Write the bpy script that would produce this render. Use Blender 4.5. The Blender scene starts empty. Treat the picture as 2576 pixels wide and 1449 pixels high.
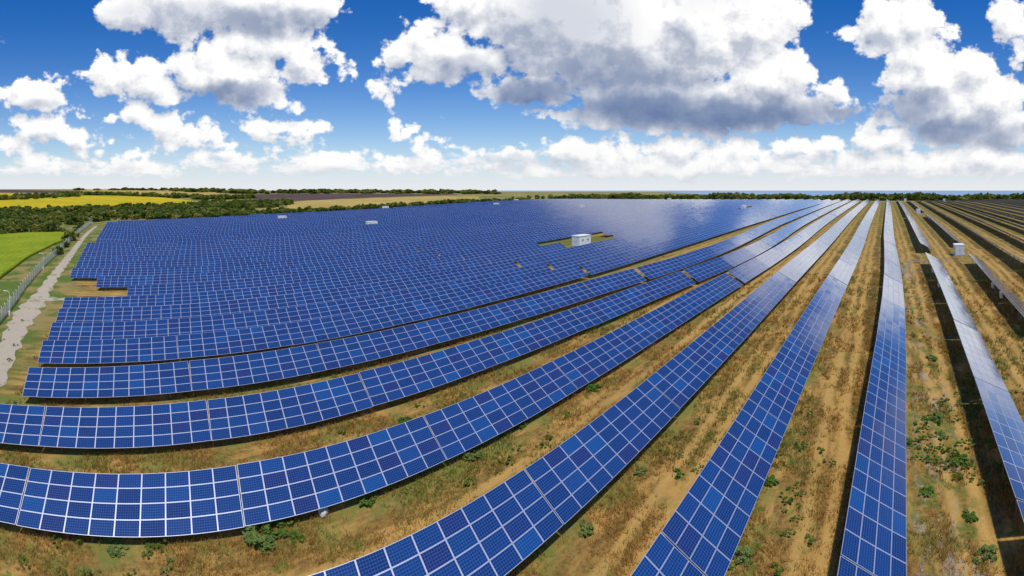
import bpy, math, random
import numpy as np
from mathutils import Vector, Matrix
R = math.radians
sc = bpy.context.scene
COL = sc.collection
rng = np.random.default_rng(7)

# ------------------------------------------------------------------ camera, light, exposure
CAM_H = 23.9
SUN_EL, SUN_AZ = 66.0, -118.0               # azimuth left (+) of the row direction (+Y)
EXPOSURE = 0.12
cam_d = bpy.data.cameras.new('camera')
cam_d.type = 'PANO'
cam_d.panorama_type = 'CENTRAL_CYLINDRICAL'
cam_d.central_cylindrical_radius = 1.0
cam_d.central_cylindrical_range_u_min, cam_d.central_cylindrical_range_u_max = -1.1383, 1.1383
cam_d.central_cylindrical_range_v_min, cam_d.central_cylindrical_range_v_max = -0.8582, 0.4224
cam_d.clip_start, cam_d.clip_end = 0.1, 120000
cam = bpy.data.objects.new('camera', cam_d)
COL.objects.link(cam)
cam.location = (0, 0, CAM_H)
cam.rotation_euler = (R(90), 0, 0.8285)
sc.camera = cam
sc.view_settings.view_transform = 'Standard'
sc.view_settings.look = 'None'
sc.view_settings.exposure = EXPOSURE
sc.view_settings.gamma = 1.0
sc.view_settings.use_curve_mapping = False
sc.render.engine = 'CYCLES'
sc.cycles.max_bounces = 5
sc.cycles.diffuse_bounces = 3
sc.cycles.glossy_bounces = 3
sc.cycles.transparent_max_bounces = 12
sc.cycles.caustics_reflective = False
sc.cycles.caustics_refractive = False
sc.cycles.use_denoising = True

sun_d = bpy.data.lights.new('sun', 'SUN')
sun_d.energy = 3.0
sun_d.angle = R(2.5)
sun_d.color = (1.0, 0.95, 0.87)
sun = bpy.data.objects.new('sun', sun_d)
COL.objects.link(sun)
_sd = Vector((-math.sin(R(SUN_AZ)) * math.cos(R(SUN_EL)), math.cos(R(SUN_AZ)) * math.cos(R(SUN_EL)), math.sin(R(SUN_EL))))
sun.rotation_euler = _sd.to_track_quat('Z', 'Y').to_euler()
sun.location = (40, 0, 80)

class NT:
    """short hand for building node trees"""
    def __init__(self, tree): self.t = tree; self.k = tree.nodes; self.l = tree.links
    def n(self, typ, ins=(), **kw):
        nd = self.k.new(typ)
        for a, v in kw.items(): setattr(nd, a, v)
        for i, v in (ins.items() if isinstance(ins, dict) else enumerate(ins)):
            if v is None: continue
            s = nd.inputs[i]
            if isinstance(v, bpy.types.NodeSocket): self.l.new(v, s)
            else: s.default_value = v
        return nd
    def m(self, op, *a, clamp=False): return self.n('ShaderNodeMath', a, operation=op, use_clamp=clamp).outputs[0]
    def v(self, op, *a):
        nd = self.n('ShaderNodeVectorMath', a, operation=op)
        return nd.outputs['Value' if op in ('LENGTH', 'DOT_PRODUCT', 'DISTANCE') else 'Vector']
    def mix(self, f, a, b, mode='MIX'):
        nd = self.n('ShaderNodeMix', data_type='RGBA', blend_type=mode)
        for i, v in ((0, f), (6, a), (7, b)):
            if isinstance(v, bpy.types.NodeSocket): self.l.new(v, nd.inputs[i])
            else: nd.inputs[i].default_value = v if i == 0 else (tuple(v) + (1,))[:4]
        return nd.outputs[2]
    def ss(self, x, a, b):                 # smoothstep a..b -> 0..1
        nd = self.n('ShaderNodeMapRange', {0: x, 1: a, 2: b}, interpolation_type='SMOOTHSTEP')
        return nd.outputs[0]
    def lin(self, x, a, b, c=0., d=1.):
        return self.n('ShaderNodeMapRange', {0: x, 1: a, 2: b, 3: c, 4: d}).outputs[0]
    def noise(self, vec, scale, detail=3., rough=.5, dim='3D', dist=0., col=False):
        nd = self.n('ShaderNodeTexNoise', {'Vector': vec, 'Scale': scale, 'Detail': detail, 'Roughness': rough, 'Distortion': dist}, noise_dimensions=dim)
        return nd.outputs[1 if col else 0]

# ------------------------------------------------------------------ sky
CLOUDS = [  # where the clouds of the day stand: direction (x right, y down, in pixels of a 2576 px panorama), half width, half height
 (330,22,88,52),(470,5,150,80),(640,0,190,84),(785,18,72,55),
 (690,110,125,46),(760,155,58,50),(600,112,60,38),(805,125,26,20),
 (555,180,88,75),(622,215,108,55),(480,172,60,56),(290,190,72,42),(372,205,80,48),(232,196,38,14),(415,245,58,30),(690,243,48,30),(655,188,46,50),(430,98,26,14),(753,271,24,13),
 (95,235,68,44),(142,252,46,28),(18,231,36,15),(95,322,82,38),(175,345,70,30),(232,365,44,10),(48,303,38,22),
 (345,287,40,34),(418,318,62,40),(500,335,66,27),(560,363,52,12),(470,357,70,13),(285,302,21,11),
 (640,322,60,30),(740,322,48,26),(803,320,44,22),(700,348,64,15),(770,361,34,9),
 (836,118,18,19),(856,152,13,24),(884,188,10,14),
 (1000,140,58,38),(1065,120,62,58),(1130,135,74,56),(1190,155,66,40),(1100,180,90,32),(1262,150,38,32),(1085,50,46,14),(1165,67,30,18),(970,208,31,30),(990,240,18,20),
 (1185,-5,100,55),(1330,35,150,95),(1450,80,150,125),(1385,150,110,45),(1335,222,110,42),(1250,232,62,24),
 (1600,90,170,150),(1750,60,150,150),(1890,60,112,120),(1985,25,42,38),(1985,180,66,50),(1930,200,100,70),(2085,237,44,32),
 (1660,255,230,72),(1760,300,250,42),(2440,345,140,40),(1850,270,230,62),(2035,275,105,34),(2120,283,42,20),
 (2230,60,76,62),(2152,87,40,27),(2200,122,28,24),(2300,55,70,60),(2372,80,30,25),(2300,130,78,58),(2340,195,118,72),(2440,180,82,62),(2500,245,90,66),(2400,265,150,66),(2535,325,80,66),(2325,275,120,42),(2405,330,135,45),
 (2545,45,55,56),(2572,130,22,38),
 (1000,322,22,25),(1042,332,30,20),(1085,356,36,14),(1135,373,36,8),(985,300,12,12),
 (1350,277,30,10),(1402,284,50,19),(1470,285,36,26),(1505,313,58,27),(1575,333,50,19),
 (1300,392,66,24),(1440,380,62,38),(1520,388,95,30),(1210,392,45,16),(1700,372,95,30),(1830,378,120,30),(1990,370,90,20),(2185,352,56,42),(2245,352,56,36),(2345,397,50,26),(2465,402,60,24),
 (1075,392,30,20),(960,412,85,16),(350,394,44,16),(370,416,80,14),(590,402,80,14),(500,395,42,14),(15,362,46,20),(60,376,32,13),(200,396,46,14),
 (1760,-215,330,130),(1420,-180,200,90),(2330,-70,130,36),  # unseen clouds above the view, added for the glare on the panels
 (1780,418,300,34),(2280,412,260,34),(2480,400,150,40),(2060,372,70,24),(1560,412,160,24),(2230,310,44,16),
 (250,412,60,10),(720,385,36,9),(880,398,70,11),(660,425,90,9),(120,425,80,10),(420,432,110,8),(1040,425,120,9),(205,285,20,9),
 # outside the photograph, for the reflections and the light
 (2750,330,140,90),(2900,120,160,80),(3100,380,260,60),(3300,150,200,110),(3700,300,260,120),(-300,300,200,60),(-700,200,240,120),(-1300,330,300,80),(4300,350,300,70),
]
DARK = [(1740,-200,330,150,.3),(590,238,105,26,.75),(705,55,150,30,.5),(1150,180,110,32,.5),(1340,238,125,34,.95),(1300,170,80,40,.5),(1420,60,180,120,.38),(1620,272,200,52,1.),(1850,292,270,48,1.),(1500,190,130,80,.62),(1650,215,130,50,.6),(2405,330,140,42,.85),(2290,275,90,46,.75),(2100,285,80,20,.8),(2510,340,80,36,.7),(1300,405,120,12,.3),(470,40,200,36,.3),(110,262,60,14,.35),(1700,120,60,50,.25)]
def build_world():
    w = bpy.data.worlds.new('World'); sc.world = w; w.use_nodes = True
    w.cycles.sampling_method = 'MANUAL'; w.cycles.sample_map_resolution = 512
    t = NT(w.node_tree); t.k.clear()
    toP = lambda x, y: ((x - 2225.5) / 1131.5, math.atan((478 - y) / 1131.5))
    # node group: thickness of the clouds in a direction (azimuth, elevation)
    g = bpy.data.node_groups.new('cloud_thickness', 'ShaderNodeTree')
    g.interface.new_socket('P', in_out='INPUT', socket_type='NodeSocketVector')
    g.interface.new_socket('D', in_out='OUTPUT', socket_type='NodeSocketFloat')
    n = NT(g)
    gi = n.n('NodeGroupInput').outputs[0]; go = n.n('NodeGroupOutput')
    st = n.v('MULTIPLY', gi, (1., 1.25, 1.))
    w1 = n.noise(st, 9., 4., .55, '2D', col=True)
    P = n.v('ADD', gi, n.v('MULTIPLY', n.v('SUBTRACT', w1, (.5, .5, .5)), (.085, .05, 0.)))
    acc = None
    for (x, y, rx, ry) in CLOUDS:
        cx, cy = toP(x, y); a = rx / 1131.5; b = ry / 1131.5
        q = n.v('MULTIPLY_ADD', P, (1 / a, 1 / b, 0.), (-cx / a, -cy / b, 0.))
        mm = min(a, b * 1.3)
        f = n.m('MULTIPLY_ADD', n.v('LENGTH', q), -mm, mm)
        acc = f if acc is None else n.m('SMOOTH_MAX', acc, f, .02)
    # billows
    vo = n.n('ShaderNodeTexVoronoi', {'Vector': st, 'Scale': 26., 'Detail': 3., 'Roughness': .55, 'Smoothness': .6}, feature='SMOOTH_F1', voronoi_dimensions='2D')
    puff = n.m('SUBTRACT', .45, vo.outputs['Distance'])
    fb = n.m('SUBTRACT', n.noise(st, 22., 6., .6, '2D'), .5)
    d = n.m('ADD', n.m('ADD', acc, .012), n.m('ADD', n.m('MULTIPLY', puff, .026), n.m('MULTIPLY', fb, .036)))
    # low broken cumulus that merges towards the horizon
    sv = n.v('MULTIPLY', gi, (1., 2.7, 1.))
    lo = n.noise(sv, 7.5, 6., .58, '2D')
    el = n.n('ShaderNodeSeparateXYZ', [gi]).outputs[1]
    band = n.m('MULTIPLY', n.ss(el, .012, .045), n.m('SUBTRACT', 1., n.ss(el, .050, .115)))
    d2 = n.m('MULTIPLY_ADD', n.m('SUBTRACT', lo, n.m('MULTIPLY_ADD', band, -.32, .74)), .12, 0.)
    n.l.new(n.m('MAXIMUM', d, d2), go.inputs[0])
    # world
    dirv = t.n('ShaderNodeTexCoord').outputs['Generated']
    xyz = t.n('ShaderNodeSeparateXYZ', [dirv])
    az = t.m('ARCTAN2', xyz.outputs[0], xyz.outputs[1])
    elv = t.m('ARCSINE', xyz.outputs[2])
    Pv = t.n('ShaderNodeCombineXYZ', [az, elv, 0.]).outputs[0]
    def thick(off):
        nd = t.n('ShaderNodeGroup'); nd.node_tree = g
        t.l.new(Pv if off is None else t.v('ADD', Pv, off), nd.inputs[0]); return nd.outputs[0]
    D = thick(None); D1 = thick((.012, .030, 0.))
    alpha = t.ss(D, -.003, .013)
    lit = t.m('MULTIPLY_ADD', t.m('SUBTRACT', D, D1), 17., .66, clamp=True)
    wob = t.v('ADD', Pv, t.v('MULTIPLY', t.v('SUBTRACT', t.noise(Pv, 14., 3., .55, '2D', col=True), (.5, .5, .5)), (.09, .05, 0.)))
    dk = 0.
    for (x, y, rx, ry, a) in DARK:
        cx, cy = toP(x, y); p, q = rx / 1131.5, ry / 1131.5
        L = t.v('LENGTH', t.v('MULTIPLY_ADD', wob, (1 / p, 1 / q, 0.), (-cx / p, -cy / q, 0.)))
        f = t.n('ShaderNodeMapRange', {0: L, 1: 1.5, 2: .35, 3: 0., 4: a * .95}, interpolation_type='SMOOTHSTEP').outputs[0]
        dk = f if dk == 0. else t.m('MAXIMUM', dk, f)
    lit = t.m('SUBTRACT', lit, t.m('MULTIPLY', t.ss(t.noise(Pv, 7., 3., .5, '2D'), .42, .66), .12), clamp=True)
    lit = t.m('ADD', t.m('MULTIPLY', lit, t.m('MULTIPLY_ADD', dk, -.72, 1.)), t.m('MULTIPLY', dk, .06))
    body = t.mix(lit, (3.9, 4.25, 5.0), (8.4, 8.3, 8.15))
    body = t.mix(dk, body, t.mix(lit, (.58, 1.15, 2.6), (2.6, 3.2, 4.5)))
    sky = t.n('ShaderNodeTexSky', sky_type='NISHITA')
    sky.sun_disc = False; sky.sun_elevation = R(SUN_EL); sky.sun_rotation = R(-SUN_AZ)
    sky.altitude = 100; sky.air_density = 1.; sky.dust_density = .4; sky.ozone_density = 3.
    hs = t.n('ShaderNodeHueSaturation', {'Saturation': 1.45, 'Value': 1., 'Color': sky.outputs[0]}).outputs[0]
    blue = t.mix(1., hs, (.16, .66, .93), 'MULTIPLY')
    hz = t.m('POWER', 2.718, t.m('MULTIPLY', t.m('MAXIMUM', elv, 0.), -10.))
    blue = t.mix(t.m('MULTIPLY', hz, .95), blue, (6.0, 6.4, 6.9))
    col = t.mix(alpha, blue, body)
    hz2 = t.m('POWER', 2.718, t.m('MULTIPLY', t.m('MAXIMUM', elv, 0.), -17.))
    col = t.mix(t.m('MULTIPLY', hz2, .92), col, (6.2, 6.3, 6.5))
    bg = t.n('ShaderNodeBackground', {'Color': col, 'Strength': .12})
    t.l.new(bg.outputs[0], t.n('ShaderNodeOutputWorld').inputs[0])
build_world()

F_PX, X0, Y0 = 1131.5, 2225.5, 478.0      # pixels per radian of the panorama (2576 px wide), direction of the rows, horizon
ROW_PITCH, ROW_START, TAB_W, TAB_DZ = 9.912, 0.265, 3.484, 1.951
CLEAR = 0.7                                # low edge of a table above the ground

_P = np.array([[-25,-30,-27.8],[-25,0,-24.7],[-25,30,-21.9],[-25,60,-19.6],[-25,90,-17.9],[0,-30,-26.1],[0,0,-23.2],[0,30,-20.7],[0,60,-18.7],[0,90,-17.2],[20,-30,-25.1],[20,0,-22.5],[20,30,-20.2],[20,60,-18.4],[20,90,-17.1],[40,-30,-24.5],[40,0,-22.1],[40,30,-20.1],[40,60,-18.5],[40,90,-17.3],[65,-30,-24.3],[65,0,-22.2],[65,30,-20.4],[65,60,-19.1],[65,90,-18.1],[90,-30,-24.7],[90,0,-22.9],[90,30,-21.0],[90,60,-19.7],[90,90,-18.4],[20,236,-13.9],[20,470,-11.1],[-30,92,-17.2],[-39.4,123,-16.4],[-49,154,-15.3],[-150,470,-11.5],[0,150,-15.8],[-100,300,-13],[120,-28,-23.2],[179,-36,-23.3],[295,-46,-22.5],[340,60,-20.5],[345,168,-17],[403,370,-14],[420,470,-14],[200,470,-12],[200,236,-15],[200,90,-18.5],[300,200,-16],[100,236,-14.6],[80,107,-17.6],[0,600,-12],[-80,0,-21.5],[-60,-60,-26],[60,-80,-27],[-200,200,-15]], float)
def _tps():
    x = _P[:, :2] / 100; n = len(x)
    U = lambda d2: .5 * d2 * np.log(d2 + 1e-12)
    K = U(((x[:, None] - x[None]) ** 2).sum(-1)) + 3e-3 * np.eye(n)
    Q = np.c_[np.ones(n), x]
    c = np.linalg.solve(np.block([[K, Q], [Q.T, np.zeros((3, 3))]]), np.r_[_P[:, 2], 0, 0, 0])
    def f(s, t):
        s = np.asarray(s, float); t = np.asarray(t, float); sh = s.shape
        q = np.stack([s.ravel(), t.ravel()], 1) / 100; out = []
        for i in range(0, len(q), 20000):
            b = q[i:i + 20000]
            out.append(U(((b[:, None] - x[None]) ** 2).sum(-1)) @ c[:n] + c[n] + b @ c[n + 1:])
        return np.concatenate(out).reshape(sh)
    return f
field_z = _tps()                           # plane of the tables' low edges, relative to the camera; s = left of the row direction, t = along it
_FR = np.array([200, 300, 400, 550, 750, 1000, 1400, 2000, 3000, 4500, 7000, 12000.])
_FT = np.array([-.75, .28, .52, 1.0, 1.3, 1.6, 2.0])
_FZ = np.array([
    [-13, -13, -13, -13, -14.5, -17, -23, -35, -52, -64, -66, -66],
    [-13, -13, -13, -13, -14.5, -16, -20, -30, -50, -64, -66, -66],
    [-13, -13, -13, -13, -14.5, -15, -15, -15, -13, -25, -66, -66],
    [-17, -17, -17, -17.5, -17, -14, -12, -10.5, -11, -25, -66, -66],
    [-20, -20, -20.5, -19.5, -17.8, -15.8, -13, -8.5, -6, -6, -66, -66],
    [-23, -24.5, -25, -24.3, -19, -11.5, -11, -5, 2, 8, -66, -66],
    [-22, -24.5, -25, -24.3, -19, -11.5, -11, -5, 2, 8, -66, -66]])
_BT = np.array([-3.2, -.5, -.3, 0, .5, .7, .83, 1.11, 1.4, 1.73, 1.76, 2.2, 3.2])
_BR = np.array([300, 500, 500, 490, 590, 640, 550, 395, 355, 300, 225, 225, 225.])
def sm(x): x = np.clip(x, 0, 1); return x * x * (3 - 2 * x)
def ground_z(s, t):                        # ground height in world metres
    s = np.asarray(s, float); t = np.asarray(t, float)
    r = np.hypot(s, t) + 1e-6; th = np.arctan2(s, t)
    lr = np.log(r); n = len(_FT)
    cols = np.stack([np.interp(lr, np.log(_FR), _FZ[i]) for i in range(n)], -1)
    u = np.clip(np.interp(th, _FT, np.arange(n)), 0, n - 1.001); i = u.astype(int); w = sm(u - i)
    zf = np.take_along_axis(cols, i[..., None], -1)[..., 0] * (1 - w) + np.take_along_axis(cols, i[..., None] + 1, -1)[..., 0] * w
    rb = np.interp(th, _BT, _BR)
    k = sm((r - rb) / (rb * .35))
    rr = np.minimum(r, rb * 1.4) / r
    zn = field_z(s * rr, t * rr) - CLEAR
    return zn * (1 - k) + zf * k + CAM_H

# ------------------------------------------------------------------ the lie of the land
def tag(o, label=None, cat=None, group=None, kind=None):
    for k, v in (('label', label), ('category', cat), ('group', group), ('kind', kind)):
        if v: o[k] = v
    return o
def link(name, mesh, parent=None):
    o = bpy.data.objects.new(name, mesh); COL.objects.link(o)
    if parent: o.parent = parent
    return o
def mesh_np(name, V, Fq, mats=(), mi=None, uv=None, smooth=False):
    """mesh from numpy vertices and equal-sized faces"""
    me = bpy.data.meshes.new(name)
    V = np.asarray(V, np.float32); Fq = np.asarray(Fq, np.int32); nf, k = Fq.shape
    me.vertices.add(len(V)); me.vertices.foreach_set('co', V.ravel())
    me.loops.add(nf * k); me.loops.foreach_set('vertex_index', Fq.ravel())
    me.polygons.add(nf); me.polygons.foreach_set('loop_start', np.arange(0, nf * k, k, dtype=np.int32))
    for m in mats: me.materials.append(m)
    if mi is not None: me.polygons.foreach_set('material_index', np.asarray(mi, np.int32))
    if uv is not None:
        l = me.uv_layers.new(name='UVMap'); l.data.foreach_set('uv', np.asarray(uv, np.float32).ravel())
    if smooth: me.polygons.foreach_set('use_smooth', np.ones(nf, bool))
    me.update(); me.validate(); return me
def W3(s, t, z): return np.stack([-np.asarray(s, float), np.asarray(t, float), np.asarray(z, float)], -1)
def grid_faces(a, b):
    i = np.arange((a - 1) * (b - 1)); r, c = i // (b - 1), i % (b - 1); q = r * b + c
    return np.stack([q, q + b, q + b + 1, q + 1], 1)

def material(name):
    m = bpy.data.materials.new(name); m.use_nodes = True
    t = NT(m.node_tree); t.k.clear()
    b = t.n('ShaderNodeBsdfPrincipled'); o = t.n('ShaderNodeOutputMaterial')
    t.l.new(b.outputs[0], o.inputs[0])
    return m, t, b
def setp(t, b, **kw):
    for k, v in kw.items():
        s = b.inputs[k.replace('_', ' ')]
        if isinstance(v, bpy.types.NodeSocket): t.l.new(v, s)
        else: s.default_value = (tuple(v) + (1,))[:4] if isinstance(v, tuple) and s.type == 'RGBA' else v
def simple(name, c, rough=.6, metal=0., var=.12, scale=3., c2=None):
    m, t, b = material(name)
    co = t.n('ShaderNodeTexCoord').outputs['Object']
    f = t.noise(co, scale, 4., .6)
    c2 = c2 or tuple(x * (1 - var * 2.2) for x in c)
    setp(t, b, Base_Color=t.mix(t.ss(f, .35, .68), c, c2), Roughness=rough, Metallic=metal)
    return m
def bump(t, b, h, strength=.4, dist=.1):
    nd = t.n('ShaderNodeBump', {'Strength': strength, 'Distance': dist, 'Height': h})
    t.l.new(nd.outputs[0], b.inputs['Normal'])

def row_coord(t, pos):                     # 0..1 across one row spacing, low edge of a row at 0.1
    x = t.n('ShaderNodeSeparateXYZ', [pos]).outputs[0]
    return t.m('FRACT', t.m('MULTIPLY_ADD', x, 1 / ROW_PITCH, (ROW_START) / ROW_PITCH))
def mat_ground():
    m, t, b = material('dry_grass_ground')
    pos = t.n('ShaderNodeNewGeometry').outputs['Position']
    lng = t.v('MULTIPLY', pos, (1., .22, 1.))
    big = t.noise(pos, .035, 4., .55); mid = t.noise(pos, .3, 5., .62); fin = t.noise(pos, 2.6, 5., .7)
    streak = t.noise(lng, 1.1, 4., .6)
    c = t.mix(t.ss(fin, .3, .72), (.37, .21, .052), (.15, .084, .025))
    c = t.mix(t.ss(streak, .42, .66), c, (.50, .285, .078))
    c = t.mix(t.m('MULTIPLY', t.ss(mid, .50, .64), t.lin(fin, .35, .65, .2, .8)), c, (.125, .15, .027))
    c = t.mix(t.m('MULTIPLY', t.ss(t.noise(pos, .75, 5., .68), .56, .66), t.lin(fin, .3, .6, .4, 1.)), c, (.085, .165, .018))
    # wheel tracks between the rows, greener and darker under the tables
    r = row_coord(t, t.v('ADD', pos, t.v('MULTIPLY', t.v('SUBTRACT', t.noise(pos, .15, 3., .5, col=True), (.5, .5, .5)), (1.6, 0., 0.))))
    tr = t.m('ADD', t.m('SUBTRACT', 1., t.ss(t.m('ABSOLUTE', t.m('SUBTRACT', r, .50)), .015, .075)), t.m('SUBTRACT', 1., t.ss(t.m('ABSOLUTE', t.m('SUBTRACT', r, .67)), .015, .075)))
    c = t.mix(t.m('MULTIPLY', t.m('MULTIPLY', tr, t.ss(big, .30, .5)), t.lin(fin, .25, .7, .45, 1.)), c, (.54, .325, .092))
    dk = t.m('MULTIPLY', t.m('SUBTRACT', 1., t.ss(t.m('ABSOLUTE', t.m('SUBTRACT', r, .83)), .04, .11)), t.ss(mid, .38, .52))  # brown strip beside each high edge: table shadow painted into the ground colour
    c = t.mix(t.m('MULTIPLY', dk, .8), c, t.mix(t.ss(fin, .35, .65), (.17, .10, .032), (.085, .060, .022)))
    un = t.m('SUBTRACT', 1., t.ss(t.m('ABSOLUTE', t.m('SUBTRACT', r, .12)), .12, .24))
    c = t.mix(t.m('MULTIPLY', t.m('MULTIPLY', un, t.ss(mid, .40, .58)), .7), c, (.20, .21, .045))
    nearf = t.v('LENGTH', pos)
    c = t.mix(t.m('MULTIPLY', t.ss(nearf, 60., 260.), t.lin(mid, .35, .65, .25, .75)), c, (.17, .165, .036))
    ck = t.m('SUBTRACT', 1., t.ss(t.v('DISTANCE', pos, (-94., 117., 6.)), 16., 24.))
    c = t.mix(t.m('MULTIPLY', ck, t.lin(mid, .3, .7, .45, 1.)), c, (.11, .15, .026))
    # bare stony patches in the lane on the right
    sx = t.n('ShaderNodeSeparateXYZ', [pos]).outputs
    lane = t.m('MULTIPLY', t.ss(sx[0], 1.0, 2.4), t.m('SUBTRACT', 1., t.ss(sx[0], 5.5, 7.5)))
    lane = t.m('MULTIPLY', lane, t.m('SUBTRACT', 1., t.ss(sx[1], 105., 125.)))
    st = t.m('MULTIPLY', t.m('MULTIPLY', lane, t.ss(t.noise(t.v('MULTIPLY', pos, (1., .4, 1.)), .6, 6., .72), .51, .60)), t.lin(fin, .35, .6, .35, 1.))
    stone = t.mix(t.noise(pos, 9., 3., .6), (.24, .19, .13), (.52, .45, .36))
    c = t.mix(t.m('MULTIPLY', st, .85), c, stone)
    gl = t.m('MULTIPLY', lane, t.ss(t.noise(pos, .45, 5., .68), .49, .60))
    c = t.mix(t.m('MULTIPLY', gl, t.lin(fin, .35, .6, .3, .95)), c, (.105, .15, .026))
    # far land: meadow and scrub greens
    d = t.v('LENGTH', pos)
    far = t.ss(d, 330., 520.)
    fc = t.mix(t.ss(t.noise(pos, .012, 5., .6), .42, .60), (.36, .27, .085), (.14, .165, .04))
    c = t.mix(far, c, fc)
    # greener verge along the fence on the left
    vg = t.m('MULTIPLY', t.ss(t.m('SUBTRACT', t.m('MULTIPLY', sx[0], .09), t.m('ADD', sx[1], 13.)), 0., 6.), t.ss(t.m('MULTIPLY', sx[0], -1.), 30., 50.))
    vc = t.mix(t.ss(t.noise(pos, .13, 5., .62), .42, .56), (.30, .23, .075), (.10, .16, .025))
    c = t.mix(t.m('MULTIPLY', t.m('MULTIPLY', vg, t.m('SUBTRACT', 1., far)), .95), c, vc)
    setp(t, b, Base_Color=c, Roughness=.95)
    b.inputs['Specular IOR Level'].default_value = .15
    bump(t, b, t.m('ADD', fin, t.m('MULTIPLY', mid, 1.5)), .6, .25)
    return m
def build_ground():
    th = np.concatenate([np.linspace(-math.pi, -.62, 40)[:-1], np.linspace(-.62, 2.32, 560), np.linspace(2.32, math.pi, 14)[1:]])
    r = np.concatenate([[.5, 3., 6., 9.], np.geomspace(12, 13000, 330)])
    T, Rr = np.meshgrid(th, r)
    s, t = Rr * np.sin(T), Rr * np.cos(T)
    me = mesh_np('ground', W3(s, t, ground_z(s, t)).reshape(-1, 3), grid_faces(len(r), len(th))[:, ::-1], [mat_ground()], smooth=True)
    tag(link('ground', me), kind='structure')
    # the reservoir beyond
    m, tt, b = material('reservoir_water')
    pos = tt.n('ShaderNodeNewGeometry').outputs['Position']
    n = tt.noise(tt.v('MULTIPLY', pos, (.0006, .0006, .0006)), 1., 4., .6)
    setp(tt, b, Base_Color=tt.mix(n, (.15, .29, .47), (.22, .37, .53)), Roughness=.45)
    th = np.linspace(-1.2, 2.4, 40); r = np.geomspace(2500, 45000, 30)
    T, Rr = np.meshgrid(th, r)
    me = mesh_np('water', W3(Rr * np.sin(T), Rr * np.cos(T), np.full_like(T, CAM_H - 60)).reshape(-1, 3), grid_faces(len(r), len(th))[:, ::-1], [m])
    tag(link('water', me), kind='structure')
build_ground()

def patch(name, th, rn, rf, up, mat, nth=90, nr=24, kind='structure'):
    """a field draped on the land between two edges given by distance at each azimuth, with its own standing height"""
    T = np.linspace(th[0], th[-1], nth)
    a, b = np.interp(T, th, rn), np.interp(T, th, rf)
    a = a * (1 + .006 * np.sin(T * 90)); b = b * (1 + .005 * np.sin(T * 70 + 1))
    u = np.linspace(0, 1, nr)[:, None]
    Rr = np.exp(np.log(a)[None] * (1 - u) + np.log(b)[None] * u); TT = np.broadcast_to(T[None], Rr.shape)
    s, t = Rr * np.sin(TT), Rr * np.cos(TT)
    z = ground_z(s, t)
    top = W3(s, t, z + up).reshape(-1, 3)
    F = grid_faces(nr, nth)[:, ::-1]
    # skirts round the edge so that the crop has a height
    idx = np.arange(nr * nth).reshape(nr, nth)
    ring = np.concatenate([idx[0, :], idx[1:, -1], idx[-1, -2::-1], idx[-2:0:-1, 0]])
    low = top[ring].copy(); low[:, 2] -= up + .4
    base = len(top) + np.arange(len(ring)); nx = np.roll(np.arange(len(ring)), -1)
    F = np.vstack([F, np.stack([ring, base, base[nx], ring[nx]], 1)])
    return tag(link(name, mesh_np(name, np.vstack([top, low]), F, [mat], smooth=False)), kind=kind)
def crop_mat(name, c1, c2, sc1, sc2, c3=None, rowdir=None, rows=.35):
    m, t, b = material(name)
    pos = t.n('ShaderNodeNewGeometry').outputs['Position']
    f = t.ss(t.noise(pos, sc1, 5., .6), .38, .62)
    c = t.mix(f, c1, c2)
    if c3: c = t.mix(t.m('MULTIPLY', t.ss(t.noise(pos, sc2, 4., .65), .5, .64), .8), c, c3)
    if rowdir:
        w = t.n('ShaderNodeTexWave', {'Vector': t.v('ADD', pos, t.v('MULTIPLY', t.noise(pos, .1, 2., .5, col=True), (1.5, 1.5, 0.))), 'Scale': rows}, bands_direction=rowdir).outputs[1]
        c = t.mix(t.m('MULTIPLY', w, .35), c, tuple(x * .55 for x in c1))
    setp(t, b, Base_Color=c, Roughness=.95); b.inputs['Specular IOR Level'].default_value = .1
    bump(t, b, t.noise(pos, sc2 * 4, 4., .7), .8, .5)
    return m
def px_r(x, y):                             # distance at which the land is seen at that height of the panorama, for laying out fields
    th = (X0 - x) / F_PX; r = np.geomspace(12, 9000, 5000)
    z = ground_z(r * np.sin(th), r * np.cos(th)) - CAM_H
    ok = z >= -(y - Y0) / F_PX * r
    return th, float(r[np.argmax(ok)] if ok.any() else 8500)
def field(name, near, far, up, mat, **kw):
    xs = sorted({p[0] for p in near} | {p[0] for p in far}, reverse=True)
    nn = np.array(sorted(near)); ff = np.array(sorted(far)); th = []; rn = []; rf = []
    for x in xs:
        a, r1 = px_r(x, np.interp(x, nn[:, 0], nn[:, 1])); _, r2 = px_r(x, np.interp(x, ff[:, 0], ff[:, 1]))
        th.append(a); rn.append(r1); rf.append(max(r2, r1 + 2))
    return patch(name, th, rn, rf, up, mat, **kw)
M_green = crop_mat('green_crop', (.30, .36, .014), (.20, .28, .014), .05, .5, (.40, .40, .03), 'Y', .12)
M_sun = crop_mat('sunflower_bloom', (.62, .43, .008), (.46, .38, .012), .02, .15, (.36, .30, .02))
M_stub = crop_mat('stubble', (.52, .36, .10), (.40, .29, .075), .01, .06, (.33, .28, .07))
M_plough = crop_mat('ploughed_soil', (.085, .052, .045), (.12, .078, .062), .01, .08)
M_meadow = crop_mat('meadow', (.30, .27, .06), (.16, .18, .04), .015, .1)
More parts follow.
